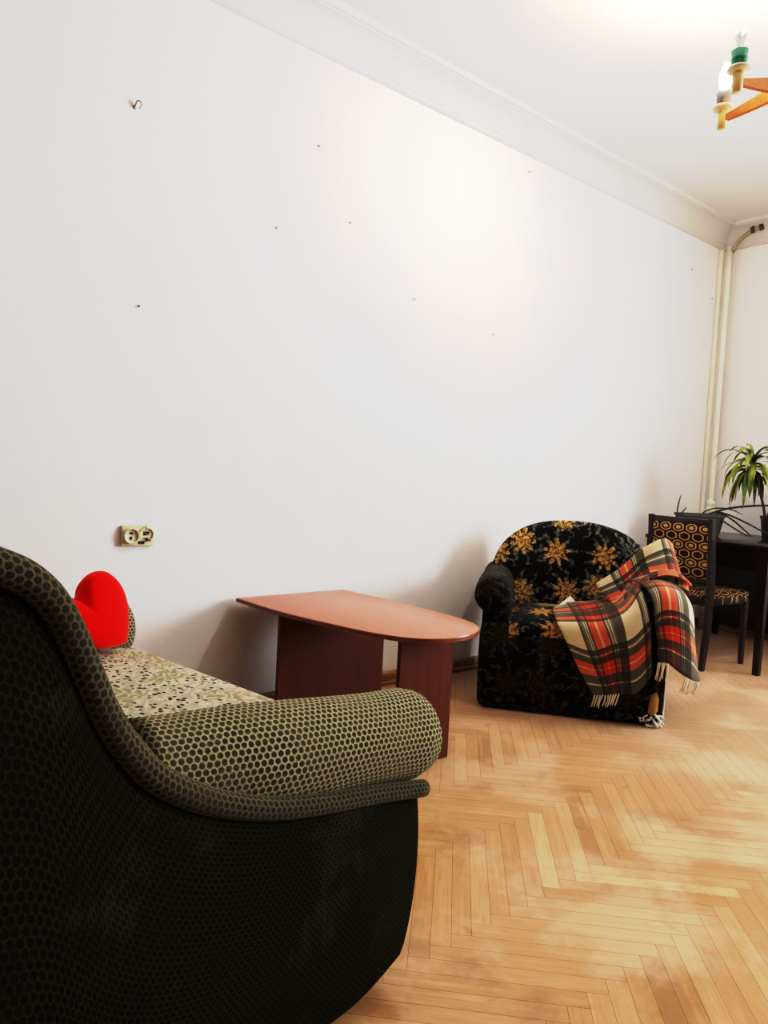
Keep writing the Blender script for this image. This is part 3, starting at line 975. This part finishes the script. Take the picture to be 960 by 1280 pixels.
# ------------------------------------------------------------------ tartan blanket (armchair local coordinates)
def blanket():
    r = thing('tartan_blanket', 'red, cream and black tartan wool blanket with cream fringe draped over the armchair', 'blanket', ACH, AROT)
    C1 = [[(.33, .20, .455), (.319, .13, .452), (.333, -.018, .428), (.38, -.040, .343), (.446, -.040, .218), (.509, -.040, .124)],
          [(.395, .34, .46), (.411, .2, .458), (.433, -.014, .436), (.484, -.045, .318), (.531, -.040, .21), (.563, -.045, .130)],
          [(.50, .40, .465), (.528, .3, .470), (.533, -.010, .448), (.572, -.050, .355), (.600, -.040, .235), (.619, -.045, .143)],
          [(.60, .40, .49), (.615, .3, .500), (.627, .0, .497), (.652, -.052, .391), (.674, -.045, .26), (.684, -.05, .154)],
          [(.665, .38, .56), (.671, .3, .585), (.690, .04, .590), (.716, -.065, .480), (.733, -.060, .339), (.742, -.060, .243)]]
    C2 = [[(.676, .3, .598), (.698, .05, .605), (.722, -.055, .560), (.732, -.078, .470), (.747, -.070, .394), (.757, -.065, .300)],
          [(.737, .28, .628), (.749, .04, .622), (.757, -.055, .585), (.764, -.078, .500), (.784, -.072, .400), (.797, -.070, .300)],
          [(.795, .27, .628), (.804, .05, .620), (.812, -.050, .585), (.822, -.068, .500), (.840, -.055, .383), (.850, -.050, .262)],
          [(.850, .27, .612), (.856, .06, .600), (.868, -.020, .555), (.880, -.025, .464), (.897, -.015, .345), (.906, -.010, .226)],
          [(.893, .30, .575), (.895, .12, .560), (.906, .04, .510), (.920, .040, .400), (.938, .045, .284), (.958, .045, .205)]]
    A = [[(.520, .36, .560), (.545, .34, .520), (.60, .30, .475)],
         [(.628, .375, .640), (.656, .34, .585), (.691, .28, .535)],
         [(.712, .385, .728), (.733, .36, .665), (.748, .28, .620)],
         [(.779, .39, .778), (.793, .35, .700), (.808, .28, .630)],
         [(.829, .40, .800), (.853, .37, .720), (.867, .29, .630)],
         [(.868, .43, .778), (.888, .40, .700), (.902, .32, .622)],
         [(.894, .47, .724), (.907, .43, .673), (.915, .36, .605)]]
    B = [(.600, .19, .487), (.672, .18, .560), (.732, .17, .618), (.800, .17, .648), (.870, .18, .640), (.926, .22, .606)]
    m = MB()
    G = cr_grid(C1, 6, 6)
    # gentle ripples
    def uvgrid(G, u0, v0, crest):
        U = arc(G)
        vc = U[0][crest][1]
        return [[(u[0] + u0, u[1] - vc + v0) for u in row] for row in U]
    m.grid(G, uvgrid(G, .0, .0, 12)); hem1 = [row[-1] for row in G]; edge1 = [row[-2] for row in G]
    G2 = cr_grid(C2, 6, 6)
    m.grid(G2, uvgrid(G2, .36, .02, 9)); hem2 = [row[-1] for row in G2]
    GA = cr_grid(A, 5, 6)
    m.grid(GA, uvgrid(GA, .01, .082, 0))
    # rolled fold
    bc = cr(B, 6); R = []
    for i, p in enumerate(bc):
        q = i / (len(bc) - 1)
        rr = .026 + .020 * math.sin(PI * min(1, q * .85 + .12))
        row = []
        for k in range(15):
            a = math.radians(150 - k * 22)
            row.append(Vector((p.x, p.y + math.cos(a) * rr * 1.2, p.z + math.sin(a) * rr - .02)))
        R.append(row)
    m.grid(R, [[(u[0] + .27 * .15, u[1] - .05) for u in row] for row in arc(R)])
    # let the cloth lie on the upholstery instead of cutting through it
    from mathutils.bvhtree import BVHTree
    tv = []; tf = []
    for o in CHAIR_PARTS:
        b0 = len(tv); tv += [v.co.copy() for v in o.data.vertices]
        tf += [[q + b0 for q in p.vertices] for p in o.data.polygons]
    bv = BVHTree.FromPolygons(tv, tf)
    GAP = .014
    def settle(p):
        q = Vector(p)
        for _ in range(3):
            h = bv.ray_cast(Vector((q.x, -1, q.z)), Vector((0, 1, 0)))[0]
            k = bv.ray_cast(Vector((q.x, q.y, 2)), Vector((0, 0, -1)))[0]
            e = bv.ray_cast(Vector((3, q.y, q.z)), Vector((-1, 0, 0)))[0]
            need = []
            need.append((q.y - (h.y - GAP), 'y') if h is not None else (-1, 'y'))
            need.append(((k.z + GAP) - q.z, 'z') if k is not None else (-1, 'z'))
            need.append(((e.x + GAP) - q.x, 'x') if e is not None else (-1, 'x'))
            d, ax = min(need)
            if d <= 0: break
            if ax == 'y': q.y -= d
            elif ax == 'z': q.z += d
            else: q.x += d
        n = bv.find_nearest(q)
        if n[0] is not None:
            g = q - n[0]
            if 1e-5 < g.length < GAP: q = n[0] + g.normalized() * GAP
        return q
    m.v = [settle(p) for p in m.v]
    hem1 = [settle(p) for p in hem1]; hem2 = [settle(p) for p in hem2]
    body = m.build('wool_cloth', M_tartan, r)
    sm = body.modifiers.new('soft', 'SMOOTH'); sm.factor = .35; sm.iterations = 2
    so = body.modifiers.new('t', 'SOLIDIFY'); so.thickness = .004; so.offset = 0
    # fringes
    rnd = random.Random(11)
    def fringe(pts, a, b, length, n, dirv=(0, 0, -1)):
        f = MB()
        for k in range(n):
            q = a + (b - a) * (k + .5) / n
            x = q * (len(pts) - 1); i = min(len(pts) - 2, int(x)); p = pts[i].lerp(pts[i + 1], x - i)
            d = Vector(dirv).normalized() * length * rnd.uniform(.85, 1.1)
            w = Vector((rnd.uniform(-.006, .006), rnd.uniform(-.004, .004), 0))
            f.tube(cr([p + Vector((0, 0, .004)), p + d * .5 + w, p + d + w * .3], 3), [.0028, .0034, .0034, .003, .003, .0026, .0022], 6)
        f.build('fringe', M_fringe, r)
    fringe(hem1, 0, .50, .055, 10, (-.25, -.05, -1))
    fringe(hem2, 0, .28, .075, 6, (-.12, 0, -1))
    fringe(hem2, .62, 1.0, .062, 10, (-.35, 0, -1))
blanket()

# ------------------------------------------------------------------ desk
def desk():
    r = thing('desk', 'dark varnished desk with tapered legs in the far corner', 'desk', (0, 0, 0))
    xa, xb, ya, yb = 4.205, 5.20, 1.735, 2.50
    MB().box(((xa + xb) / 2, (ya + yb) / 2, .729), (xb - xa, yb - ya, .022), .003).build('desk_top', M_desk, r, True, 30)
    m = MB()
    m.box((xa + .045, (ya + yb) / 2, .655), (.018, yb - ya - .10, .13)).box((xb - .045, (ya + yb) / 2, .655), (.018, yb - ya - .10, .13))
    m.box(((xa + xb) / 2, ya + .045, .655), (xb - xa - .1, .018, .13)).box(((xa + xb) / 2, yb - .045, .655), (xb - xa - .1, .018, .13))
    m.build('apron', M_desk, r, False)
    MB().box((xb - .06, (ya + yb) / 2, .40), (.016, yb - ya - .12, .64), .002).build('back_panel', M_desk, r, False)  # added dark panel standing in for the shade under the desk
    for x in (xa + .035, xb - .035):
        for y in (ya + .035, yb - .035):
            b = MB(); t, w = .026, .017
            v = [(x + sx * q, y + sy * q, z) for z, q in ((0, w), (.72, t)) for sx, sy in ((-1, -1), (1, -1), (1, 1), (-1, 1))]
            b.add(v, [[3, 2, 1, 0], [4, 5, 6, 7], [0, 1, 5, 4], [1, 2, 6, 5], [2, 3, 7, 6], [3, 0, 4, 7]])
            b.build('leg', M_desk, r, False)
desk()

# ------------------------------------------------------------------ dining chair
def chair():
    r = thing('dining_chair', 'dark wooden chair with brown and beige lattice upholstery, pushed to the desk', 'chair', (4.06, 2.19, 0), math.radians(-8))
    hw = .205
    for s in (-1, 1):
        y = s * hw
        b = MB()
        pts = [(.0, .0), (.022, .22), (.030, .43), (.024, .60), (.004, .80), (-.006, .875)]
        P = cr([(x, 0, z) for x, z in pts], 4)
        G = []
        for i, p in enumerate(P):
            q = i / (len(P) - 1)
            hx = .013 + .008 * math.sin(PI * min(1, q * 1.05)); hy = .0135
            G.append([(p.x - hx, y - hy, p.z), (p.x + hx, y - hy, p.z), (p.x + hx, y + hy, p.z), (p.x - hx, y + hy, p.z)])
        b.grid(G, close_v=True)
        n = len(b.v); b.f.append([0, 3, 2, 1]); b.f.append([n - 4, n - 3, n - 2, n - 1])
        b.build('leg', M_darkwood, r, False)
        c = MB(); w0, w1 = .011, .016
        x = .40
        v = [(x + sx * q, s * .19 + sy * q, z) for z, q in ((0, w0), (.40, w1)) for sx, sy in ((-1, -1), (1, -1), (1, 1), (-1, 1))]
        c.add(v, [[3, 2, 1, 0], [4, 5, 6, 7], [0, 1, 5, 4], [1, 2, 6, 5], [2, 3, 7, 6], [3, 0, 4, 7]])
        c.build('leg', M_darkwood, r, False)
    MB().box((.0, 0, .852), (.026, 2 * hw, .036), .005).build('top_rail', M_darkwood, r, True, 30)
    MB().box((.028, 0, .505), (.022, 2 * hw - .02, .032), .004).build('lower_rail', M_darkwood, r, True, 30)
    # upholstered back panel
    m = MB(); G = []; UV = []
    for s, d in ((0, -.018), (.6, -.017), (.9, -.013), (1.0, -.004), (1.0, .014), (.9, .022), (.5, .026), (0, .027)):
        row = []; ur = []
        for i in range(40):
            a = 2 * PI * i / 40
            cx = math.copysign(min(1, abs(math.cos(a)) * 1.35), math.cos(a)); cz = math.copysign(min(1, abs(math.sin(a)) * 1.35), math.sin(a))
            y = cx * .188 * s; z = .678 + cz * .158 * s
            x = .020 - .03 * (z - .55) / .3
            row.append((x + d, y, z)); ur.append((y, z))
        G.append(row); UV.append(ur)
    m.grid(G, UV, close_v=True)
    m.build('back_panel', M_lattice, r, True, 60)
    MB().box((.215, 0, .392), (.40, .40, .045), .004).build('seat_frame', M_darkwood, r, True, 30)
    m = MB(); N = 12; G = []; UV = []
    for s, h in ((1.0, .414), (1.02, .425), (1.0, .437), (.93, .446), (.7, .452), (.0, .455)):
        row = []; ur = []
        for i in range(40):
            a = 2 * PI * i / 40
            cx = math.copysign(min(1, abs(math.cos(a)) * 1.35), math.cos(a)); cy = math.copysign(min(1, abs(math.sin(a)) * 1.35), math.sin(a))
            row.append((.225 + cx * .20 * s, cy * .205 * s, h)); ur.append((cx * .2 * s, cy * .2 * s + h))
        G.append(row); UV.append(ur)
    m.grid(G, UV, close_v=True)
    m.build('seat', M_lattice, r)
    rnd = random.Random(2)
    for k in range(7):
        x = .12 + rnd.random() * .25
        t = MB().tube(cr([(x, -.208, .418), (x + .004, -.213, .405), (x + rnd.uniform(-.006, .006), -.211, .39 - rnd.random() * .02)], 3), .0012, 5)
        t.build('loose_thread', M_fringe, r)
    MB().box((.215, -.185, .16), (.37, .016, .02), .003).build('stretcher', M_darkwood, r, False) if False else None
chair()

# ------------------------------------------------------------------ plants
def blade(base, d0, length, width, droop, n=12, twist=0.0):
    """arching leaf blade: returns verts, faces, uvs"""
    v = []; f = []; uv = []
    p = Vector(base); d = Vector(d0).normalized()
    step = length / n
    for i in range(n + 1):
        t = i / n
        side = d.cross(Vector((0, 0, 1)))
        if side.length < 1e-3: side = Vector((1, 0, 0))
        side.normalize()
        nrm = side.cross(d)
        side = side * math.cos(twist) + nrm * math.sin(twist)
        w = width * (math.sin(PI * min(1, .12 + t * .88)) ** .7) * (1 - .25 * t) * .5
        if i == n: w = .0008
        v += [p - side * w, p + nrm * (-.12 * w), p + side * w]
        uv += [(0, t), (.5, t), (1, t)]
        d = (d + Vector((0, 0, -droop * step / length * (0.4 + 1.5 * t)))).normalized()
        p = p + d * step
    for i in range(n):
        for k in (0, 1):
            f.append([i * 3 + k, i * 3 + k + 1, i * 3 + 3 + k + 1, i * 3 + 3 + k])
    return v, f, uv

def dracaena():
    r = thing('dracaena_plant', 'potted dracaena with drooping green leaves on a thin stem, on the desk', 'plant', (4.84, 1.985, .740))
    MB().lathe([(.0, .0), (.060, .0), (.064, .004), (.078, .132), (.084, .134), (.085, .150), (.079, .151), (.076, .130), (0, .128)], n=32).build('pot', M_pot_brown, r, True, 40)
    MB().lathe([(.0745, .126), (.06, .134), (.03, .130), (0, .136)], n=24).build('soil', M_soil, r)
    top = Vector((-.145, .10, .46))
    st = cr([(-.055, .03, .12), (-.075, .045, .22), (-.11, .07, .34), top], 5)
    MB().tube(st, [.009 - .003 * i / len(st) for i in range(len(st))], 10).build('stem', M_trunk, r)
    m = MB(); rnd = random.Random(21)
    for k in range(54):
        a = k * 2.39996 + rnd.uniform(-.2, .2)
        q = k / 54
        el = math.radians(-5 + 75 * q ** 1.6 + rnd.uniform(-10, 10))
        d = (math.cos(a) * math.cos(el), math.sin(a) * math.cos(el), math.sin(el))
        ln = rnd.uniform(.20, .30) * (1 if q < .8 else .75)
        b = top + Vector((0, 0, -.04 + .09 * q)) + Vector(d) * .008
        v, f, u = blade(b, d, ln, rnd.uniform(.026, .042), rnd.uniform(3.0, 4.6) * (1.15 - .6 * q), 12, rnd.uniform(-.5, .5))
        m.add(v, f, u)
    m.build('foliage', M_leaf, r)
    d = MB()
    for k in range(8):
        a = k * .785 + rnd.random() * .5
        v, f, u = blade(top + Vector((0, 0, -.03)), (math.cos(a) * .8, math.sin(a) * .8, .1), rnd.uniform(.16, .23), .030, 6.0, 12, rnd.uniform(-.8, .8))
        d.add(v, f, u)
    d.build('withered_leaf', plain('withered_leaf_brown', (.07, .06, .022), .8, .3), r)
    b2 = MB().tube(cr([(-.06, .03, .12), (-.055, .0, .22), (-.02, -.04, .27)], 4), .004, 8)
    b2.build('side_shoot', M_trunk, r)
    e = MB()
    for k in range(7):
        a = k * .9
        v, f, u = blade((-.02, -.04, .27), (math.cos(a), math.sin(a), .7), .12, .014, 2.0, 8)
        e.add(v, f, u)
    e.build('shoot_leaves', M_leaf, r)
dracaena()

def snake_plant():
    r = thing('snake_plant', 'snake plant with long dark leaves flopping over the desk behind the chair', 'plant', (4.55, 2.33, .740), math.radians(-38))
    m = MB()
    def frame(z, hx, hy): return [(-hx, -hy, z), (hx, -hy, z), (hx, hy, z), (-hx, hy, z)]
    rings = [frame(0, .105, .06), frame(.125, .128, .075), frame(.127, .134, .081), frame(.142, .134, .081), frame(.142, .124, .071), frame(.118, .122, .069)]
    m.grid(rings, close_v=True); m.f.append([0, 3, 2, 1])
    m.build('planter', M_pot_grey, r, False)
    s = MB().box((0, 0, .118), (.24, .135, .012), .004); s.build('soil', M_soil, r)
    inv = Matrix.Rotation(math.radians(38), 3, 'Z')
    def W(p): return inv @ (Vector(p) - Vector((4.55, 2.33, .740)))
    leaves = [([(4.57, 2.32, .86), (4.59, 2.26, .895), (4.62, 2.17, .93), (4.66, 2.03, .955), (4.70, 1.90, .965), (4.74, 1.78, .962)], .020),
              ([(4.58, 2.32, .86), (4.60, 2.25, .898), (4.62, 2.17, .885), (4.64, 2.08, .848), (4.66, 1.98, .800), (4.665, 1.90, .768)], .018),
              ([(4.57, 2.31, .86), (4.585, 2.25, .875), (4.60, 2.18, .835), (4.625, 2.10, .785), (4.65, 2.05, .758)], .016),
              ([(4.60, 2.29, .86), (4.64, 2.24, .890), (4.66, 2.16, .850), (4.68, 2.09, .790), (4.69, 2.045, .755)], .016),
              ([(4.56, 2.34, .86), (4.58, 2.30, .905), (4.61, 2.24, .925), (4.64, 2.17, .92), (4.66, 2.10, .89)], .013),
              ([(4.46, 2.43, .85), (4.458, 2.435, .90), (4.465, 2.43, .96), (4.475, 2.425, 1.0)], .010),
              ([(4.48, 2.41, .85), (4.475, 2.41, .88), (4.49, 2.40, .905), (4.50, 2.40, .92)], .009)]
    for k, (pts, w) in enumerate(leaves):
        P = cr([W(p) for p in pts], 5)
        n = len(P)
        rad = [w * (.55 + .6 * math.sin(PI * min(1, .2 + .75 * i / (n - 1)))) * (1 if i < n - 3 else (n - i) / 3.6) * .55 + .0012 for i in range(n)]
        b = MB(); b.tube(P, rad, 8, flat=.45)
        b.uv = [(q[1], q[0]) for q in b.uv]
        b.build('leaf', M_snake, r)
snake_plant()

# ------------------------------------------------------------------ chandelier
def chandelier():
    cx, cy, zt = 2.480, 1.088, 2.325
    r = thing('chandelier', 'wooden chandelier with candle sockets, one bulb lit', 'lamp', (cx, cy, zt))
    MB().lathe([(0, -.05), (.03, -.048), (.038, -.03), (.04, .04), (.03, .055), (.012, .07), (0, .07)], n=28).build('hub', M_lampwood, r)
    MB().lathe([(.008, .06), (.008, ZC - zt - .04)], n=14).build('rod', M_metal, r)
    MB().lathe([(.01, ZC - zt - .075), (.05, ZC - zt - .05), (.065, ZC - zt - .002)], n=28).build('ceiling_cup', M_lampwood, r)
    R = .2075
    for k in range(5):
        a = PI / 2 + k * PI * 2 / 5
        ca, sa = math.cos(a), math.sin(a)
        def P(u, z, y=0): return (ca * u - sa * y, sa * u + ca * y, z)
        m = MB(); G = []
        for i in range(13):
            q = i / 12; u = .03 + (R - .03) * q
            zc = .030 * (1 - q) ** 1.2 + .002; hh = .017 * (1 - q) ** .9 + .008; th = .008
            G.append([P(u, zc - hh, -th), P(u, zc - hh, th), P(u, zc + hh, th), P(u, zc + hh, -th)])
        m.grid(G, close_v=True)
        arm = m.build('arm', M_lampwood, r, False)
        c = P(R, 0)
        MB().lathe([(0, -.030), (.0155, -.030), (.0165, .030), (.012, .034)], c, 20).build('candle_cup', M_lampcup, arm)
        MB().lathe([(.010, .030), (.030, .032), (.036, .037), (.034, .044), (.012, .046)], c, 24).build('drip_disc', M_disc, arm)
        lit = (k == 0)
        col = M_green if k == 1 else M_grey
        rib = [(.012, .044), (.021, .046), (.0235, .060), (.0225, .064), (.0255, .068), (.0235, .072), (.027, .094), (.022, .096)]
        MB().lathe(rib, c, 20).build('socket', col, arm)
        if lit:
            b = [(.010, .094), (.012, .10), (.019, .125), (.020, .14), (.015, .165), (.006, .19), (0, .197)]
            MB().lathe(b, c, 20).build('lit_bulb', M_bulb_on, arm)
        else:
            b = [(.010, .094), (.010, .10), (.011, .12), (.016, .135), (.0165, .143), (.010, .150), (0, .15)] if k == 1 else [(.010, .094), (.012, .10), (.019, .125), (.020, .14), (.015, .165), (.006, .19), (0, .197)]
            MB().lathe(b, c, 20).build('unlit_bulb', M_bulb_off, arm)
chandelier()

# ------------------------------------------------------------------ light
def area(name, loc, rot, sx, sy, power, col):
    l = bpy.data.lights.new(name, 'AREA'); l.shape = 'RECTANGLE'; l.size = sx; l.size_y = sy; l.energy = power; l.color = col
    o = bpy.data.objects.new(name, l); o.location = loc; o.rotation_euler = rot
    link(o); return o
area('daylight', (L + .30, (WY0 + WY1) / 2, (WZ0 + WZ1) / 2), (0, math.radians(90), 0), WZ1 - WZ0, WY1 - WY0, 335, (.88, .93, 1.0))

w = bpy.data.worlds.new('World'); bpy.context.scene.world = w; w.use_nodes = True
bg = w.node_tree.nodes['Background']; bg.inputs[0].default_value = (.80, .88, 1, 1); bg.inputs[1].default_value = 1.0

# ------------------------------------------------------------------ camera
def camera():
    F = 900.0
    yaw, pitch, roll = math.radians(50.78), math.radians(-3.21), math.radians(-2.93)
    f = Vector((math.cos(yaw) * math.cos(pitch), math.sin(yaw) * math.cos(pitch), math.sin(pitch)))
    rt = Vector((math.sin(yaw), -math.cos(yaw), 0)); dn = f.cross(rt)
    c, s = math.cos(roll), math.sin(roll)
    r2 = rt * c + dn * s; d2 = dn * c - rt * s
    up = -d2; bk = -f
    m = Matrix(((r2.x, up.x, bk.x, 0), (r2.y, up.y, bk.y, 0), (r2.z, up.z, bk.z, 1.05), (0, 0, 0, 1)))
    cd = bpy.data.cameras.new('camera'); o = bpy.data.objects.new('camera', cd)
    cd.sensor_fit = 'VERTICAL'; cd.sensor_height = 36; cd.lens = F / 1280 * 36
    cd.clip_start = .02
    o.matrix_world = m
    link(o); bpy.context.scene.camera = o
camera()
sc = bpy.context.scene
sc.view_settings.view_transform = 'Standard'
sc.view_settings.look = 'None'
sc.view_settings.exposure = 0.0
sc.view_settings.use_curve_mapping = True
cm = sc.view_settings.curve_mapping
cm.use_clip = True
cm.clip_max_x = 3.0; cm.clip_max_y = 3.0
cv = cm.curves[3]
cv.points[0].location = (0, 0); cv.points[1].location = (3.0, 1.05)
for x, y in ((.05, .024), (.12, .088), (.20, .205), (.30, .36), (.5, .63), (.8, .735), (1.3, .80), (1.75, .93), (2.2, 1.0)):
    cv.points.new(x, y)
for p in cv.points: p.handle_type = 'AUTO_CLAMPED'
cm.update()
sc.cycles.max_bounces = 8
sc.cycles.diffuse_bounces = 5
